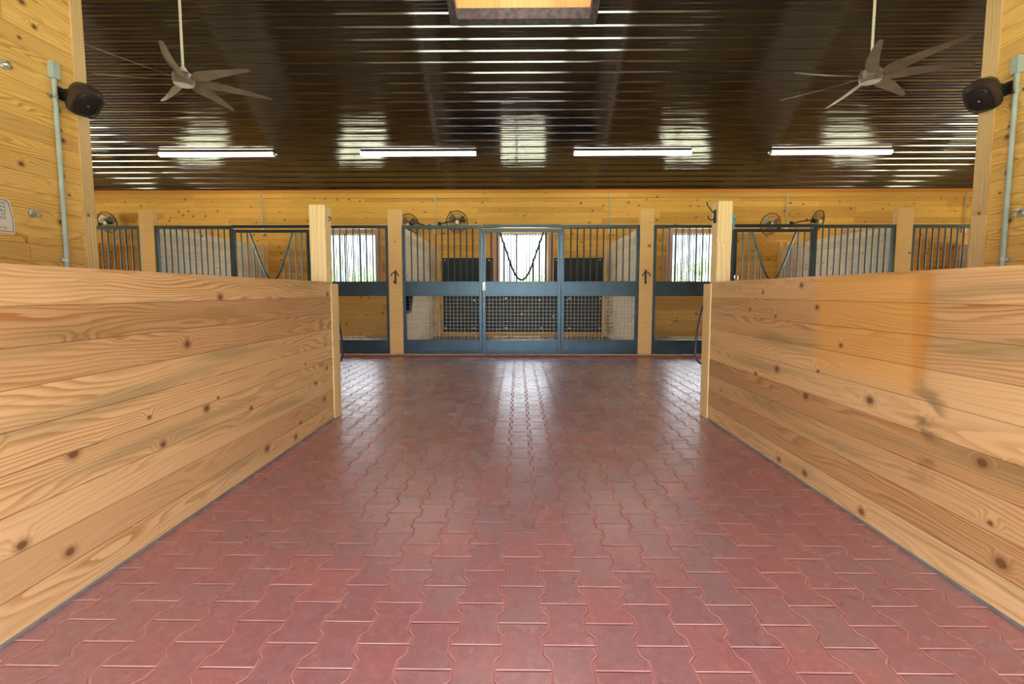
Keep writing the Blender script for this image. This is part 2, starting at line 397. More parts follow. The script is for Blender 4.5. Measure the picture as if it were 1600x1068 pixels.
# corrugated ceiling: 9 inch ribs with two small ribs between
def rib_profile(s0, s1, phase):
    pts = []; P = .2286
    k0 = math.floor((s0-phase)/P)-1; k1 = math.ceil((s1-phase)/P)+1
    for k in range(k0, k1+1):
        b = phase + k*P
        for ds, h in ((-.028,0),(-.011,.019),(.011,.019),(.028,0),(.066,0),(.071,.0035),(.084,.0035),(.089,0),(.140,0),(.145,.0035),(.158,.0035),(.163,0)):
            pts.append((b+ds, h))
    pts = [p for p in sorted(pts) if s0 < p[0] < s1]
    return [(s0, 0)] + pts + [(s1, 0)]
CU_X0, CU_X1, CU_Y1, CU_Y0 = -.93, 1.08, 7.36, 5.14
cs = math.cos(math.atan(SL)); sn = math.sin(math.atan(SL))
def slope_pieces(mb, side):
    LEN = (YB-YR)/cs if side > 0 else (YR-(Y0-.5))/cs
    def P(s, h):
        if side > 0: return (YB - s*cs + h*-sn*1, ZE + s*sn - h*cs)      # ribs stand down into the room
        return ((Y0-.5) + s*cs + h*sn, zc(Y0-.5) + s*sn - h*cs)
    sc_ = (YB-CU_Y1)/cs if side > 0 else (CU_Y0-(Y0-.5))/cs
    ph = .44*.2286
    for (a, b, xs_) in ((0, sc_, [(XL, XR)]), (sc_, LEN, [(XL, CU_X0), (CU_X1, XR)])):
        pr = rib_profile(a, b, ph)
        lo = [P(s, h) for s, h in pr]; hi = [(q[0], q[1]+.05) for q in ([P(s, 0) for s, h in pr])]
        for (x0, x1) in xs_:
            n = len(lo); vs = [(x0, *q) for q in lo] + [(x1, *q) for q in lo] + [(x0, *q) for q in hi] + [(x1, *q) for q in hi]
            fs = []
            for i in range(n-1):
                fs.append((i, i+1, n+i+1, n+i)); fs.append((2*n+i, 3*n+i, 3*n+i+1, 2*n+i+1))
            mb.add(vs, fs)
mb = MB(); slope_pieces(mb, 1); slope_pieces(mb, -1)
structure(mb.build('ceiling', M['ceiling']))
# cupola shaft above the ridge with its black surround
zt = 6.35
c = MB(); t = .05
zb1, zb0 = zc(CU_Y1)-.0, zc(CU_Y0)
c.box(CU_X0, CU_X1, CU_Y1, CU_Y1+t, zb1+.10, zt).box(CU_X0, CU_X1, CU_Y0-t, CU_Y0, zb0+.10, zt)
c.prism([(CU_Y0,zb0+.1),(YR,zc(YR)+.1),(CU_Y1,zb1+.1),(CU_Y1,zt),(CU_Y0,zt)], 'x', CU_X0-t, CU_X0)
c.prism([(CU_Y0,zb0+.1),(YR,zc(YR)+.1),(CU_Y1,zb1+.1),(CU_Y1,zt),(CU_Y0,zt)], 'x', CU_X1, CU_X1+t)
c.box(CU_X0-.2, CU_X1+.2, CU_Y0-.2, CU_Y1+.2, zt+.45, zt+.52)
for (px_, py_) in ((CU_X0-.03,CU_Y0-.03),(CU_X1+.03,CU_Y0-.03),(CU_X0-.03,CU_Y1+.03),(CU_X1+.03,CU_Y1+.03)): c.box(px_-.03, px_+.03, py_-.03, py_+.03, zt, zt+.45)
structure(c.build('wall_cupola', M['cupola']))
tr_ = MB(); w_ = .085
tr_.prism([(CU_Y1-.02,zb1-.035),(CU_Y1+w_,zb1-.035-w_*SL),(CU_Y1+w_,zb1+.0-w_*SL),(CU_Y1,zb1+.12),(CU_Y1-.02,zb1+.12)], 'x', CU_X0-w_, CU_X1+w_)
for (xa, xb) in ((CU_X0-w_, CU_X0+.02), (CU_X1-.02, CU_X1+w_)):
    tr_.prism([(CU_Y1,zb1-.035),(YR,zc(YR)-.035),(YR,zc(YR)+.12),(CU_Y1,zb1+.12)], 'x', xa, xb)
    tr_.prism([(CU_Y0,zb0-.035),(YR,zc(YR)-.035),(YR,zc(YR)+.12),(CU_Y0,zb0+.12)], 'x', xa, xb)
tr_.box(CU_X0-w_, CU_X1+w_, CU_Y0-w_, CU_Y0+.02, zb0-.05, zb0+.12)
structure(tr_.build('trim_5', plain('cupola_trim_steel', (.085,.068,.07), .55, 0, .35, 14)))

# tall side walls of the wash bays
XWL, XWR, YW = -3.745, 3.93, 4.2
def gable(y0, y1, z0, n=1):
    ys = [y0] + [q for q in (YR,) if y0 < q < y1] + [y1]
    return [(y0, z0), (y1, z0)] + [(q, zc(q)) for q in reversed(ys)]
structure(MB().prism(gable(Y0, YW, 0), 'x', XWL-.12, XWL).build('wall_left', M['tall_l']))
structure(MB().prism(gable(Y0, YW, 0), 'x', XWR, XWR+.12).build('wall_right', M['tall_l']))
structure(MB().prism(gable(YW-.10, YW+.006, 0), 'x', XWL-.06, XWL+.015).build('trim_6', M['trim_v']))
structure(MB().prism(gable(YW-.125, YW+.006, 0), 'x', XWR-.015, XWR+.06).build('trim_7', M['trim_v']))
# walls facing the aisle beside the bays, and unseen gable ends, doorways added and sized for the daylight
structure(MB().box(XL, XWL-.12, YW-.12, YW, 0, zc(YW-.12)).build('wall_tack_left', M['back']))
structure(MB().box(XWR+.12, XR, YW-.12, YW, 0, zc(YW-.12)).build('wall_tack_right', M['back']))
for nm, xa, xb in (('wall_end_left', XL-.14, XL), ('wall_end_right', XR, XR+.14)):
    w = MB().prism(gable(7.95, YB+.14, 0), 'x', xa, xb)
    w.prism(gable(Y0, 4.5, 0), 'x', xa, xb)
    w.prism(gable(4.5, 7.95, 2.7), 'x', xa, xb)
    structure(w.build(nm, M['side']))

# unseen front wall added to cut the daylight: wide doorway, half-height opening per bay
w = MB()
for (a, b, z0, z1) in ((XWL, -3.35, 0, 3.0), (-3.35, -1.95, 0, 1.2), (-1.95, -1.62, 0, 3.0), (1.67, 2.0, 0, 3.0), (2.0, 3.5, 0, 1.2), (3.5, XWR, 0, 3.0), (-3.35, -1.95, 2.5, 3.0), (2.0, 3.5, 2.5, 3.0), (-1.62, 1.67, 2.75, 3.0)):
    w.box(a, b, Y0-.14, Y0-.02, z0, z1)
structure(w.build('wall_front_added', M['back']))
# stall dividers
for i, xd in enumerate(DX):
    structure(MB().box(xd-.045, xd+.045, YF+.06, YB, 0, 2.25).build('wall_divider', M['side']))
for i, xd in enumerate(DX):
    structure(MB().box(xd+.045, xd+.13, YB-.04, YB, 0, 2.33).box(xd-.13, xd-.045, YB-.04, YB, 0, 2.33).build('trim_%d' % (8+i), M['trim_v']))

# ------------------------------------------------------------------ stall posts
PX = [(-6.585,-6.325), (-2.247,-2.010), (2.100,2.337), (6.460,6.735)]
pl = ['golden square post between the two leftmost stall grilles', 'pine post left of the middle stall, black hook on it',
      'pine post right of the middle stall, black hook on it', 'golden square post between the two rightmost stall grilles']
for (a, b), lb in zip(PX, pl):
    o = MB().box(a, b, YF-.035, YF+.06, .018, 2.52).build('stall_post', M['post_stall'], bevel=.004)
    tag(o, lb, 'post', 'square posts along the stall fronts')

# ------------------------------------------------------------------ stall fronts
ZT = 2.25; ZR0, ZR1 = 1.03, 1.285; ZK = .265; ZB = .02
def grid(x0, x1, z0, z1, y, p=.0615):
    m = MB(); n = int((x1-x0)/p); q = (x1-x0)/max(n, 1)
    for i in range(1, n): m.box(x0+i*q-.0022, x0+i*q+.0022, y-.002, y+.002, z0, z1)
    n = int((z1-z0)/p); q = (z1-z0)/max(n, 1)
    for i in range(1, n): m.box(x0, x1, y-.006, y-.002, z0+i*q-.0022, z0+i*q+.0022)
    return m
def channel(m, x0, x1, z0, z1, y):
    """a recessed web with a lip above and below"""
    m.box(x0, x1, y-.004, y+.02, z0+.02, z1-.02)
    m.box(x0, x1, y-.034, y+.028, z0, z0+.03); m.box(x0, x1, y-.034, y+.028, z1-.03, z1)
def lower(o, x0, x1, y, zb=ZB):
    m = MB(); channel(m, x0, x1, ZR0, ZR1, y); m.build('middle_rail', M['steel'], o, .002)
    m = MB(); channel(m, x0, x1, zb, ZK, y); m.build('kick_plate', M['steel'], o, .002)
    grid(x0, x1, ZK, ZR0, y).build('wire_mesh', M['wire'], o)
def stall_panel(X0, X1, label):
    w = X1-X0; o = thing('stall_grille', label, 'stall grille', (X0, YF, 0), 0, 'fixed barred panels of the stall fronts')
    f = MB().box(0, .05, -.028, .028, ZB, ZT).box(w-.05, w, -.028, .028, ZB, ZT).box(.05, w-.05, -.028, .028, ZT-.055, ZT)
    f.build('frame', M['steel'], o, .003)
    lower(o, .05, w-.05, 0)
    n = max(2, round((w-.1)/.109)); q = (w-.1)/n
    for i in range(1, n):
        MB().tube([(.05+i*q, 0, ZR1), (.05+i*q, 0, ZT-.055)], .012, 8).build('bar', M['steel'], o, smooth=True)
    return o
def stall_door(X0, X1, label, latch_left=True):
    w = X1-X0; o = thing('stall_door', label, 'stall door', (X0, YF-.03, 0), 0, 'sliding yoke doors of the stalls')
    zt = 2.175
    f = MB().box(0, .055, -.025, .02, ZB, zt).box(w-.055, w, -.025, .02, ZB, zt).box(.055, w-.055, -.025, .02, zt-.05, zt)
    f.build('frame', M['steel'], o, .003)
    MB().box(.004, w-.004, -.03, .03, ZT-.045, ZT+.005).build('track', M['steel'], o, .003)
    lower(o, .055, w-.055, -.003)
    cx = w/2; hw = .375
    pts = [(-hw, zt-.05), (-.184, 1.575)]
    for k in range(1, 10):
        t = k/10.
        # a rounded bottom between the straight arms
        a = (1-t)**2; b = 2*t*(1-t); c_ = t*t
        pts.append((a*-.184 + c_*.184, a*1.575 + b*1.045 + c_*1.575))
    pts += [(.184, 1.575), (hw, zt-.05)]
    MB().tube([(cx+a, -.004, b) for a, b in pts], .0165, 8).build('yoke', M['steel'], o, smooth=True)
    def vz(off):
        off = abs(off)
        if off >= hw: return zt-.05
        if off > .184: return 1.575 + (off-.184)/(hw-.184)*(zt-.05-1.575)
        return 1.31
    for off in (-.525, -.42, -.31, -.205, .205, .31, .42, .525):
        if abs(off) > cx-.08: continue
        MB().tube([(cx+off, 0, ZR1), (cx+off, 0, vz(off))], .012, 8).build('bar', M['steel'], o, smooth=True)
    lx = .03 if latch_left else w-.03
    l = MB().box(lx-.022, lx+.022, -.04, -.025, 1.13, 1.27).tube([(lx, -.045, 1.22), (lx, -.06, 1.19), (lx, -.045, 1.13)], .008, 6)
    l.tube([(lx+.005, -.045, 1.14), (lx+.012, -.05, .98), (lx+.002, -.045, .84)], .006, 6)
    l.build('latch', M['chrome'], o)['label'] = 'bright zinc latch with a hanging strap'
    return o
stall_panel(-2.008, -.625, 'blue-grey barred panel left of the middle yoke door')
stall_panel(.755, 2.098, 'blue-grey barred panel right of the middle yoke door')
stall_door(-.615, .745, 'blue-grey middle door with U-shaped yoke in front of the window')
stall_panel(-6.322, -4.965, 'black barred panel left of the left yoke door, above the low wall')
stall_door(-4.955, -3.605, 'black yoke door directly left of the left short post', False)
stall_panel(-3.595, -2.250, 'barred panel beside the left pine post, bright window behind its bars')
stall_panel(2.340, 3.690, 'barred panel beside the right pine post, bright window behind its bars')
stall_door(3.700, 5.070, 'black yoke door at right, directly right of the short post')
stall_panel(5.080, 6.457, 'black barred panel right of the right yoke door')
stall_panel(-7.960, -6.588, 'black grille at far left between the tall wall and the golden post')
stall_panel(6.738, 8.100, 'black grille at far right between the golden post and the tall wall')

# rubber mat on the back wall of the middle stall, framed in pine
m = MB(); w0, w1 = .14-WH-.14, .14+WH+.14
m.box(-1.88, w0, YB-.018, YB, .10, 1.955).box(w1, 2.125, YB-.018, YB, .10, 1.955).box(w0, w1, YB-.018, YB, .10, WZ0-.09)
o = thing('wall_mat', 'black rubber kicking mat framed in pine under the middle window', 'wall mat', (0, 0, 0))
m.build('rubber_sheet', M['rubber_mat'], o)
MB().box(-1.93, 2.12, YB-.05, YB-.001, .006, .098).build('bottom_board', M['beam_x'], o)
b = MB()
for (bx, bz) in [(-1.83,1.9),(-.72,1.9),(.96,1.9),(2.05,1.9),(-1.83,1.35),(-.75,1.35),(1.0,1.35),(2.07,1.35),(-1.83,.2),(-1.1,.2),(-.3,.2),(.6,.2),(1.3,.2),(2.07,.2),(-1.1,.9),(-.3,.95),(.55,.9),(1.3,.95),(2.07,.95),(.1,.55),(.9,.5)]:
    b.lathe([(.0,-.004),(.018,-.004),(.018,.001)], 8, Matrix.Translation((bx, YB-.019, bz)) @ Matrix.Rotation(PI/2, 4, 'X'))
b.build('washers', M['chrome'], o)['kind'] = 'stuff'

# blue corner feeder in the middle stall
o = thing('feed_tub', 'blue plastic feed tub in the front left corner of the middle stall', 'feed tub', (-2.047, 8.37, .72))
f = MB(); seg = 14
prof = [(.10,0),(.15,.02),(.185,.32),(.20,.33),(.20,.345),(.175,.345),(.14,.05)]
vs = []
for r, z in prof:
    for k in range(seg+1):
        a = PI/2*k/seg
        vs.append((r*math.cos(a)*1.05, r*math.sin(a)*1.6, z))
    vs.append((0, 0, z))
n = seg+2; fs = []
for i in range(len(prof)-1):
    for k in range(n): fs.append((i*n+k, i*n+(k+1) % n, (i+1)*n+(k+1) % n, (i+1)*n+k))
fs.append(tuple(range(n))); fs.append(tuple((len(prof)-1)*n+k for k in range(n)))
f.add(vs, fs); f.build('tub', M['blue_tub'], o, smooth=True)

# ------------------------------------------------------------------ low partitions
ZP = 1.18
for side, xf, mat, y1, lab in ((-1, -1.588, 'part_l', 4.01, 'low pine plank partition on the left, a faint dirt smudge near its top'),
                               (1, 1.640, 'part_r', 4.04, 'low pine plank partition on the right, with an orange stained patch')):
    o = thing('low_partition', lab, 'partition', (0, 0, 0), 0)
    s_ = side
    MB().box(xf, xf+s_*.035, -1.2, y1, .006, ZP-.012).build('plank_panel', M[mat], o)
    MB().box(xf-s_*.002, xf+s_*.052, -1.2, y1+.02, ZP-.012, ZP).build('cap_strip', M['cap'], o)
    e = MB().box(xf-s_*.009, xf+s_*.036, y1, y1+.155, .003, ZP-.013)
    e.build('end_board', M['trim_v'], o, .003)
    MB().box(xf-s_*.006, xf, -1.2, y1, .001, .012).build('grey_seal', plain('grey_sealant', (.20,.19,.17), .8), o) if side < 0 else \
    MB().box(xf-s_*.006, xf, -1.2, y1, .001, .012).build('grey_seal', bpy.data.materials['grey_sealant'], o)

def rough_post(x0, x1, y0, y1, z1, label, lean=0):
    m = MB(); n = 22; prof = [(x0,y0),(x1,y0),(x1,y1),(x0,y1)]
    vs = []; rr = random.Random(3)
    for i in range(n+1):
        z = z1*i/n
        for k, (a, b) in enumerate(prof):
            vs.append((a + lean*(z/z1) + rr.uniform(-.002,.002), b + rr.uniform(-.002,.002), z + (rr.uniform(-.004,.010) if i == n else 0)))
    fs = [(0,3,2,1), tuple(4*n+k for k in range(4))]
    for i in range(n):
        for k in range(4): fs.append((i*4+k, i*4+(k+1) % 4, i*4+4+(k+1) % 4, i*4+4+k))
    m.add(vs, fs); o = m.build('square_post', M['post_v'], None, .008)
    return tag(o, label, 'post', 'short square posts at the partition ends')
rough_post(-1.762, -1.626, 4.03, 4.165, 1.83, 'short rough square post standing at the left partition end')
rough_post(1.678, 1.800, 4.05, 4.18, 1.855, 'short rough square post with iron hook at the right partition end')

# cross-tie cords hanging behind the partition ends
def spline(pts, k=8):
    out = []; P = [Vector(p) for p in pts]; P = [P[0]] + P + [P[-1]]
    for i in range(1, len(P)-2):
        for j in range(k):
            t = j/k; a, b, c_, d_ = P[i-1], P[i], P[i+1], P[i+2]
            out.append(.5*((2*b) + (-a+c_)*t + (2*a-5*b+4*c_-d_)*t*t + (-a+3*b-3*c_+d_)*t**3))
    out.append(P[-2]); return out
o = MB().tube(spline([(-1.70,4.18,1.08),(-1.66,4.30,.92),(-1.634,4.33,.74),(-1.622,4.34,.57),(-1.632,4.34,.49),(-1.668,4.33,.44),(-1.75,4.29,.48),(-1.80,4.24,.70),(-1.78,4.19,1.0)]), .009, 8).build('tie_cord', M['hose'], smooth=True)
tag(o, 'black cord looping down behind the end of the left partition', 'cord', 'cords on the partition ends')
o = MB().tube(spline([(1.72,4.20,1.10),(1.688,4.33,.98),(1.655,4.35,.80),(1.636,4.36,.60),(1.640,4.36,.51),(1.672,4.35,.45),(1.74,4.34,.42),(1.82,4.30,.50),(1.82,4.22,.95)]), .009, 8).build('tie_cord', M['hose'], smooth=True)
tag(o, 'black cord looping down behind the end of the right partition', 'cord', 'cords on the partition ends')

# iron hook and teal rope on the right short post
o = thing('iron_hook', 'curved dark iron bracket hook on left side of the right short post', 'hook', (1.678, 4.11, 1.73))
MB().box(-.006, -.0, -.02, .02, -.05, .06).build('plate', M['iron'], o)
MB().tube([(-.004,0,.03),(-.035,0,.055),(-.055,0,.085),(-.07,0,.10),(-.074,0,.13)], .0055, 8).build('upper_arm', M['iron'], o, smooth=True)
MB().tube(spline([(-.004,0,0),(-.02,0,-.022),(-.045,0,-.022),(-.058,0,-.005),(-.058,0,.012)], 5), .0055, 8).build('lower_hook', M['iron'], o, smooth=True)
o = MB()
for k in range(5):
    o.tube(spline([(1.803,4.10+.004*k,1.79-.004*k),(1.812+.007*k,4.10,1.74),(1.816+.008*k,4.11,1.70),(1.808+.006*k,4.12,1.655-.005*k),(1.803,4.10,1.70),(1.803,4.10,1.77)], 5), .006, 6)
tag(o.build('rope_coil', M['teal'], smooth=True), 'small coil of teal rope hanging on right side of the right short post', 'rope')
o = thing('snap_hook', 'silver snap hook clipped on the black door beside the right short post', 'snap hook', (3.73, 8.20, 1.30))
MB().tube(spline([(0,0,.10),(.03,0,.08),(.03,0,.02),(0,0,0),(-.02,0,.03),(-.02,0,.08),(0,0,.10)],5), .009, 6).build('ring', M['chrome'], o, smooth=True)
MB().tube([(0,0,.0),(.01,0,-.08)], .014, 8).build('shank', M['chrome'], o, smooth=True)
# small eye bolt on left short post
o = MB().tube([(-1.626,4.10,1.73),(-1.610,4.10,1.735),(-1.600,4.10,1.72),(-1.612,4.10,1.705),(-1.626,4.10,1.71)], .004, 6).build('eye_bolt', M['iron'], smooth=True)
tag(o, 'tiny dark eye bolt near the top of the left short post', 'eye bolt')

# tack hooks on the two middle posts
def tack_hook(x, label):
    o = thing('tack_hook', label, 'hook', (x, YF-.033, 1.36), 0, 'black tack hooks on the stall posts')
    MB().box(-.014, .014, -.012, 0, -.12, .12).build('back_plate', M['iron'], o, .003)
    for s in (-1, 1):
        MB().tube(spline([(0,-.01,.09),(s*.03,-.05,.075),(s*.055,-.06,.045),(s*.066,-.06,.01)], 4), .009, 6).build('side_prong', M['iron'], o, smooth=True)
    MB().tube(spline([(0,-.01,-.06),(0,-.045,-.10),(-.008,-.07,-.09),(-.012,-.075,-.06)], 4), .010, 6).build('lower_hook', M['iron'], o, smooth=True)
    return o
tack_hook(-2.128, 'black iron tack hook on the post left of the middle stall')
tack_hook(2.208, 'black iron tack hook on the post right of the middle stall')

# ------------------------------------------------------------------ conduits
CG = 'thin grey conduits on the back wall'
for xx, lb in zip((-6.37, -2.05, 2.27, 6.60, 10.95), ('thin grey conduit on back wall above the left black door', 'thin grey conduit on back wall left of the middle door',
                   'thin grey conduit on back wall right of the middle door', 'thin grey conduit on back wall above the right black door',
                   'thin grey conduit on back wall beside the tall right wall')):
    o = thing('conduit', lb, 'conduit', (xx, YB-.012, 2.62), 0, CG)
    MB().tube([(0,-.036,.0),(0,-.036,.90)], .0125, 8).build('pipe', M['conduit'], o, smooth=True)
    MB().box(-.035, .035, -.06, .011, -.07, .07).build('outlet_box', M['white_vinyl'], o, .004)
def wall_conduit(x, s, y, label):
    o = thing('wall_conduit', label, 'conduit', (x, y, 0))
    MB().tube([(s*.022,0,.0),(s*.022,0,2.82)], .0175, 10).build('pipe', M['conduit'], o, smooth=True)
    MB().box(s*.001, s*.05, -.03, .03, 2.80, 2.93).build('junction_box', M['conduit'], o, .004)
    for z in (1.36, 2.66):
        MB().box(s*.001, s*.012, -.045, .0, z-.014, z+.014).tube([(s*.022,0,z-.012),(s*.022,0,z+.012)], .0195, 10).build('strap', M['chrome'], o)
wall_conduit(XWL, 1, 3.90, 'grey pvc conduit up the tall left plank wall')
wall_conduit(XWR, -1, 3.90, 'grey pvc conduit up the tall right plank wall')

# water taps / hose bibs seen end on
def bib(x, y, z, s, label, g='round metal fittings on the tall walls'):
    o = thing('wall_fitting', label, 'wall fitting', (x, y, z), 0, g)
    R = Matrix.Rotation(s*PI/2, 4, 'Y')
    MB().lathe([(.001,.001),(.034,.001),(.034,.012),(.026,.016)], 16, R).build('flange', M['chrome'], o, smooth=True)
    MB().tube([(s*.01,0,0),(s*.045,0,-.002),(s*.055,.004,-.028)], .012, 8).build('spout', M['chrome'], o, smooth=True)
    MB().tube([(s*.03,-.018,.02),(s*.034,.018,.022)], .008, 8).build('handle', M['chrome'], o, smooth=True)
bib(XWL, 3.665, 1.70, 1, 'round metal fitting on the left wall beside the white sign')
bib(XWR, 3.80, 1.71, -1, 'round metal fitting on the right wall at the picture edge')
bib(XWL, 3.54, 2.745, 1, 'round metal fitting high on the left wall near the conduit top')

# notice on the left wall
o = thing('notice_sign', 'white notice plate with maroon border on the tall left wall', 'sign', (XWL, 3.305, 1.525))
def plate(y0, y1, z0, z1, ins):
    hx = (y1-y0)/2-ins; cy = (y0+y1)/2; a = z0+ins; b = z1-ins; zm = a+(b-a)*.45
    return [(cy-hx,a),(cy+hx,a),(cy+hx,zm),(cy+hx-.022,b-.015),(cy+hx-.04,b),(cy-hx+.04,b),(cy-hx+.022,b-.015),(cy-hx,zm)]
MB().prism(plate(-.22,.22,0,.25,0), 'x', .001, .006).build('plate', M['sign_white'], o)
po_ = [k for k in bpy.data.objects if k.parent == o][0]
r_ = MB(); A_ = plate(-.22,.22,0,.25,.010); B_ = plate(-.22,.22,0,.25,.015); n = len(A_)
vs = [(.0068,*p) for p in A_]+[(.0068,*p) for p in B_]
r_.add(vs, [(i,(i+1)%n,n+(i+1)%n,n+i) for i in range(n)]); r_.build('border_line', M['ink_red'], po_)
def text_mesh(s, size, align, parent, M_, mat):
    cu = bpy.data.curves.new('notice_text', 'FONT'); cu.body = s; cu.size = size; cu.align_x = align; cu.space_line = .98
    ob = bpy.data.objects.new('notice_text', cu); COL.objects.link(ob)
    dg = bpy.context.evaluated_depsgraph_get(); me = bpy.data.meshes.new_from_object(ob.evaluated_get(dg))
    COL.objects.unlink(ob); bpy.data.objects.remove(ob)
    me.transform(M_); t_ = bpy.data.objects.new('lettering', me); COL.objects.link(t_); t_.parent = parent
    me.materials.clear(); me.materials.append(mat); return t_
# letters stand in the y-z plane facing +x; text runs towards +y
RT = Matrix(((0,0,1,.0072),(1,0,0,.165),(0,1,0,.205),(0,0,0,1)))
text_mesh('EQUINE\nEQUINE\nLIABLE\nDEATH OF\nEQUINE', .027, 'RIGHT', po_, RT, M['ink'])
RT2 = Matrix(((0,0,1,.0072),(1,0,0,.12),(0,1,0,.062),(0,0,0,1)))
text_mesh('S', .034, 'RIGHT', po_, RT2, M['ink'])
RT3 = Matrix(((0,0,1,.0072),(1,0,0,.165),(0,1,0,.03),(0,0,0,1)))
text_mesh('STATUTES', .022, 'RIGHT', po_, RT3, M['ink'])

# ------------------------------------------------------------------ speakers
def speaker(x, y, z, s, label):
    """s=+1 on the left wall facing right-down along the aisle"""
    o = thing('speaker', label, 'speaker', (x, y, z), 0, 'brown outdoor speakers')
    MB().box(s*.001, s*.012, -.03, .03, -.05, .05).build('wall_plate', M['iron'], o, .003)
    MB().tube([(s*.01,0,.02),(s*.05,.01,.025),(s*.09,.02,.0)], .018, 8).build('bracket_arm', M['iron'], o, smooth=True)
    # cabinet: rounded tapering body; local axes: a along firing direction, b width, c height
    fd = Vector((s*.60, -.24, -.76)).normalized()      # firing direction
    side = fd.cross(Vector((0,0,1))).normalized(); up = side.cross(fd).normalized()
    c0 = Vector((s*.155, .04, -.02))
    def ring(t, wb, hb, k=24, p=3.2):
        out = []
        for i in range(k):
            a = 2*PI*i/k; ca, sa = math.cos(a), math.sin(a)
            out.append(c0 + fd*t + side*(wb*math.copysign(abs(ca)**(2/p), ca)) + up*(hb*math.copysign(abs(sa)**(2/p), sa)))
        return out
    def loft(rings, caps=(True, True)):
        k = len(rings[0]); vs = [v for r in rings for v in r]; fs = []
        for i in range(len(rings)-1):
            for j in range(k): fs.append((i*k+j, i*k+(j+1)%k, (i+1)*k+(j+1)%k, (i+1)*k+j))
        if caps[0]: fs.append(tuple(range(k))[::-1])
        if caps[1]: fs.append(tuple((len(rings)-1)*k+j for j in range(k)))
        return MB().add(vs, fs)
    loft([ring(-.10,.035,.045), ring(-.095,.06,.075), ring(-.04,.095,.115), ring(.02,.110,.132)]).build('back_shell', M['brown_plastic'], o, smooth=True)
    loft([ring(.024,.104,.126), ring(.028,.112,.134), ring(.05,.112,.134), ring(.085,.098,.118), ring(.088,.086,.105), ring(.078,.08,.098)]).build('front_shell', M['brown_plastic'], o, smooth=True)
    gr = loft([ring(.079,.078,.096), ring(.090,.070,.088), ring(.096,.045,.055), ring(.098,.01,.012)]).build('grille', M['grille_cloth'], o, smooth=True)
    p = c0 + fd*.099
    MB().lathe([(.001,0),(.008,0),(.006,.003)], 10, Matrix.Translation(p) @ fd.to_track_quat('Z','Y').to_matrix().to_4x4()).build('badge', M['chrome'], gr)
speaker(XWL, 3.965, 2.71, 1, 'brown outdoor speaker on the tall left wall beside the conduit')
speaker(XWR, 3.98, 2.72, -1, 'brown outdoor speaker on the tall right wall beside the conduit')

# ------------------------------------------------------------------ ceiling fans
def blade_mb(R):
    m = MB(); st = []; n = 14
    for i in range(n+1):
        t = i/n; r = .11 + (R-.11)*t
        chord = .030 + .120*math.sin(min(1, t*5.)*PI/2) - .105*t**1.3 if t < 1 else .035
        pitch = math.radians(-26 + 14*t); sweep = -.02*math.sin(t*PI)
        th = .006*(1-.6*t)+.002
        ring = []
        for (cx_, cz) in ((-.5,0),(-.25,1),(.25,1),(.5,0),(.25,-1),(-.25,-1)):
            yy = cx_*chord; zz = cz*th*.5 + .012*(0.25-cx_*cx_)
            ring.append((r, yy*math.cos(pitch)-zz*math.sin(pitch)+sweep, yy*math.sin(pitch)+zz*math.cos(pitch)-.015))
        st.append(ring)
    vs = [v for r in st for v in r]; fs = [tuple(range(6)), tuple(n*6+k for k in range(6))]
    for i in range(n):
        for k in range(6): fs.append((i*6+k, i*6+(k+1)%6, (i+1)*6+(k+1)%6, (i+1)*6+k))
    return m.add(vs, fs)
def ceiling_fan(x, y, z, a0, R, label):
    o = thing('ceiling_fan', label, 'ceiling fan', (x, y, z), 0, 'large seven-blade ceiling fans')
    MB().lathe([(.01,-.075),(.085,-.075),(.10,-.062),(.10,-.045),(.108,-.04),(.108,.035),(.095,.05),(.055,.06)], 32).build('motor_housing', M['nickel'], o, smooth=True)
    MB().lathe([(.070,.055),(.03,.115),(.02,.13)], 24).build('canopy_cone', M['tube_white'], o, smooth=True)
    MB().tube([(0,0,.10),(0,0,zc(y)-z-.02)], .0135, 12).build('downrod', M['tube_white'], o, smooth=True)
    MB().lathe([(.015,zc(y)-z-.20),(.07,zc(y)-z-.10),(.075,zc(y)-z-.045)], 24).build('ceiling_canopy', M['tube_white'], o, smooth=True)
    b = blade_mb(R)
    for k in range(7):
        b.build('blade', M['blade'], o, smooth=True, M=Matrix.Rotation(math.radians(a0 + k*360/7.), 4, 'Z'))
ceiling_fan(-3.765, 5.49, 3.49, -14.5, .90, 'seven-blade ceiling fan hanging on the left')
ceiling_fan(3.865, 5.44, 3.46, -18.5, .90, 'seven-blade ceiling fan hanging on the right')

# ------------------------------------------------------------------ fluorescent battens
tl = ['leftmost white tube light under the black ceiling', 'white tube light under black ceiling, second from the left',
      'white tube light under black ceiling, third from the left', 'rightmost white tube light under the black ceiling']
for (a, b), lb in zip(((-7.78,-5.26), (-3.40,-.885), (1.19,3.72), (5.39,7.96)), tl):
    yy = 10.45; z0 = zc(yy) - .030
    o = thing('tube_light', lb, 'tube light', (a, yy, z0), 0, 'tube lights under the ceiling')
    M_ = Matrix.Rotation(math.atan(-SL), 4, 'X')
    MB().box(0, b-a, -.045, .045, -.03, 0).build('batten', M['white_vinyl'], o, .003, M=M_)
    L_ = b-a; d_ = MB(); df = None; pr = [(-.05,-.012),(-.052,-.04),(-.036,-.062),(0,-.070),(.036,-.062),(.052,-.04),(.05,-.012)]
    d_.prism(pr, 'x', .02, L_-.02); df = d_.build('diffuser', M['tube_lit'], o, 0, True, M=M_)
    for e0, e1 in ((0,.022),(L_-.022,L_)):
        MB().prism([(p[0]*1.06, p[1]*1.04) for p in pr], 'x', e0, e1).build('end_cap', M['white_vinyl'], df, M=M_)

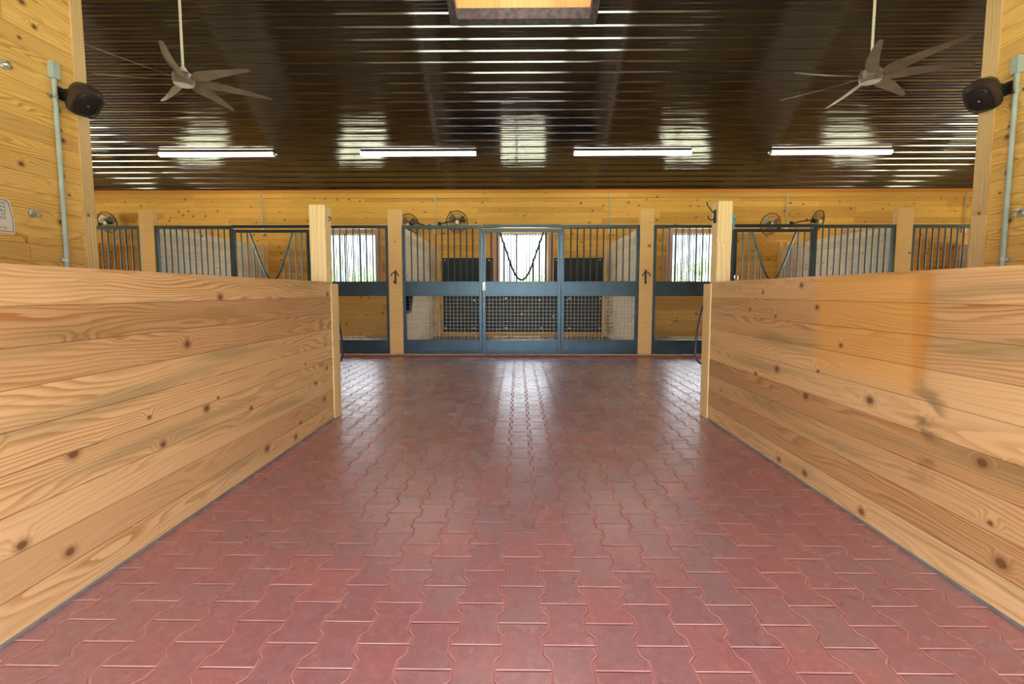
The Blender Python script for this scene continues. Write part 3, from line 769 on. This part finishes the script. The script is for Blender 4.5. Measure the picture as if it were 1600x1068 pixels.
# ------------------------------------------------------------------ small wall fans
def wall_fan(x, z, yaw, tilt, arm_to, label):
    y = YB-.36
    o = thing('wall_fan', label, 'wall fan', (x, y, z), 0, 'small caged fans above the stalls')
    R_ = Matrix.Rotation(yaw, 4, 'Z') @ Matrix.Rotation(tilt, 4, 'X') @ Matrix.Rotation(PI/2, 4, 'X')   # disc axis -> -y
    g = MB(); Rg = .25
    def circ(r, zz, th, n=36): g.tube([R_ @ Vector((r*math.cos(2*PI*k/n), r*math.sin(2*PI*k/n), zz)) for k in range(n)], th, 6, closed=True)
    circ(Rg, 0, .010); circ(Rg*.72, .05, .0025); circ(Rg*.45, .07, .0025); circ(Rg*.72, -.05, .0025)
    for k in range(28):
        a = 2*PI*k/28; ca, sa = math.cos(a), math.sin(a)
        g.tube([R_ @ Vector((r*ca, r*sa, zz)) for r, zz in ((.05,.075),(.12,.068),(.2,.04),(.25,0),(.2,-.04),(.12,-.06),(.06,-.065))], .0016, 4)
    gd = g.build('guard', M['iron'], o, smooth=True)
    for k in range(3):
        b = MB(); vs = []
        for i in range(9):
            t = i/8; r = .045 + .175*t; half = .32 + .25*math.sin(t*PI)
            for sgn in (-1, 1):
                a = sgn*half; vs.append(R_ @ (Matrix.Rotation(2*PI*k/3+.4, 4, 'Z') @ Vector((r*math.cos(a), r*math.sin(a), sgn*.025 + .003))))
        n_ = len(vs); vs += [v + R_.to_3x3() @ Vector((0,0,.004)) for v in vs]
        fs = []
        for i in range(8):
            a = 2*i; fs += [(a,a+1,a+3,a+2), (n_+a,n_+a+2,n_+a+3,n_+a+1), (a,a+2,n_+a+2,n_+a), (a+1,n_+a+1,n_+a+3,a+3)]
        fs += [(0,n_,n_+1,1), (16,17,n_+17,n_+16)]
        b.add(vs, fs).build('blade', M['nickel'], o, smooth=True)
    MB().lathe([(.01,.082),(.045,.08),(.045,.07)], 16, R_).build('hub_badge', M['white_vinyl'], gd, smooth=True)
    MB().lathe([(.045,-.02),(.06,-.05),(.055,-.13),(.03,-.16)], 16, R_).build('motor', M['iron'], o, smooth=True)
    back = R_ @ Vector((0,0,-.14)); q = Vector((arm_to-x, .345, -.02))
    MB().tube([back, (back+q)/2+Vector((0,0,.02)), q], .014, 8).box(q.x-.04, q.x+.04, .335, .358, q.z-.06, q.z+.06).build('wall_arm', M['iron'], o)
wall_fan(-1.47, 2.80, .15, .25, -1.95, 'small caged fan above the bars left of the middle door')
wall_fan(-2.62, 2.74, -.35, .35, -2.20, 'small caged fan half hidden by the post left of the middle stall')
wall_fan(6.05, 2.73, .10, .30, 6.45, 'small caged fan above the right black yoke door')
wall_fan(7.17, 2.80, .5, .25, 6.75, 'small caged fan turned sideways above the right black barred panel')
wall_fan(-10.0, 2.80, -.1, .3, -10.5, 'small caged fan at far left beside the tall wall')

# ------------------------------------------------------------------ outside
structure(MB().box(-150, 150, -60, 200, -.4, -.11).build('ground', M['grass']))
def make_tree(name, h, r, x, y, seed, label):
    rr = random.Random(seed); o = thing(name, label, 'tree', (x, y, -.11), 0, 'trees outside the windows')
    MB().tube([(0,0,0),(.1,0,h*.3),(0,.1,h*.55),(.1,0,h*.8)], [.16,.12,.09,.04], 8).build('trunk', M['bark'], o, smooth=True)
    m = MB(); blobs = [(rr.uniform(-r*.7,r*.7), rr.uniform(-r*.7,r*.7), h*rr.uniform(.35,.85), r*rr.uniform(.3,.55)) for _ in range(12)]
    for i in range(2600):
        bx, by, bz, br = blobs[i % 12]
        d = Vector((rr.gauss(0,1), rr.gauss(0,1), rr.gauss(0,1))).normalized()*br*rr.uniform(.7,1.05)
        p = Vector((bx,by,bz))+d
        if p.z < h*.14: continue
        a = Vector((rr.gauss(0,1), rr.gauss(0,1), rr.gauss(0,1))).normalized(); b = a.orthogonal().normalized(); q = rr.uniform(.07,.14)
        m.add([p-a*q, p+b*q*.5, p+a*q, p-b*q*.5], [(0,1,2,3)])
    m.build('foliage', M['leaf'], o)
tx = [(-19.5,36,6.3,2.4),(-17.2,43,4.6,2.0),(-12.6,40,3.0,1.8),(2.0,36,3.2,1.7),(6.4,42,4.0,2.0),(-1.8,42,2.3,1.6),(13.0,37,4.0,1.7),(16.0,30,5.0,2.0),(20.4,36,6.0,2.3)]
tn = ['tallest green tree outside the left window', 'green tree outside the left window, right of the tallest', 'low green tree at the right edge of the left window',
      'low green tree seen through the right half of the middle window', 'green tree at the right edge of the middle window', 'lowest bush-like tree seen through the left half of middle window',
      'low green tree at the left edge of the right window', 'mid-height green tree filling the right window', 'tall green tree outside the right window']
for i, ((a, b, h_, r_2), lb) in enumerate(zip(tx, tn)): make_tree('tree', h_, r_2, a, b, 20+i, lb)

# ------------------------------------------------------------------ light
W = bpy.data.worlds.new('sky'); S.world = W; W.use_nodes = True
t = W.node_tree; t.nodes.clear()
out = t.nodes.new('ShaderNodeOutputWorld'); bg = t.nodes.new('ShaderNodeBackground')
tc = t.nodes.new('ShaderNodeTexCoord'); sp = t.nodes.new('ShaderNodeSeparateXYZ'); cr = t.nodes.new('ShaderNodeValToRGB')
t.links.new(tc.outputs['Generated'], sp.inputs[0]); t.links.new(sp.outputs[2], cr.inputs[0])
cr.color_ramp.elements[0].position = 0.; cr.color_ramp.elements[0].color = (.17,.173,.178,1)
cr.color_ramp.elements[1].position = .55; cr.color_ramp.elements[1].color = (1.15,1.25,1.4,1)
t.links.new(cr.outputs[0], bg.inputs[0]); bg.inputs[1].default_value = 6.0
t.links.new(bg.outputs[0], out.inputs[0])
sun = bpy.data.lights.new('sun', 'SUN'); sun.energy = 11.; sun.angle = .02; sun.color = (1,.95,.88)
so = bpy.data.objects.new('sun', sun); COL.objects.link(so); so.rotation_euler = (math.radians(-11), math.radians(4), 0)
def portal(name, loc, rot, sx_, sy_):
    l = bpy.data.lights.new(name, 'AREA'); l.shape = 'RECTANGLE'; l.size = sx_; l.size_y = sy_; l.cycles.is_portal = True
    o = bpy.data.objects.new(name, l); COL.objects.link(o); o.location = loc; o.rotation_euler = rot
portal('front_portal', (.1, Y0-.2, 1.4), (PI/2, 0, 0), 7.4, 2.75)
portal('left_door_portal', (XL-.2, 6.2, 1.35), (0, -PI/2, 0), 2.7, 3.5)
portal('right_door_portal', (XR+.2, 6.2, 1.35), (0, PI/2, 0), 2.7, 3.5)
for w in WC: portal('window_portal', (w, YB+.16, (WZ0+WZ1)/2), (-PI/2, 0, 0), 1.24, 1.3)

# ------------------------------------------------------------------ camera and view
th = math.atan(58/740.); ya = math.atan(9/740.)
cam = bpy.data.cameras.new('camera'); co = bpy.data.objects.new('camera', cam); COL.objects.link(co)
co.location = (0, 0, 1.09); co.rotation_euler = (PI/2 - th, 0, ya)
cam.sensor_width = 36; cam.lens = 740/1600*36; cam.shift_y = -19/1600; cam.clip_start = .02; cam.clip_end = 500
S.camera = co
S.view_settings.view_transform = 'Standard'; S.view_settings.look = 'None'; S.view_settings.gamma = 1
S.view_settings.use_curve_mapping = False
S.view_settings.exposure = 1.45
S.cycles.max_bounces = 10; S.cycles.diffuse_bounces = 6; S.cycles.transparent_max_bounces = 12
S.cycles.use_denoising = True
S.cycles.sample_clamp_indirect = 8
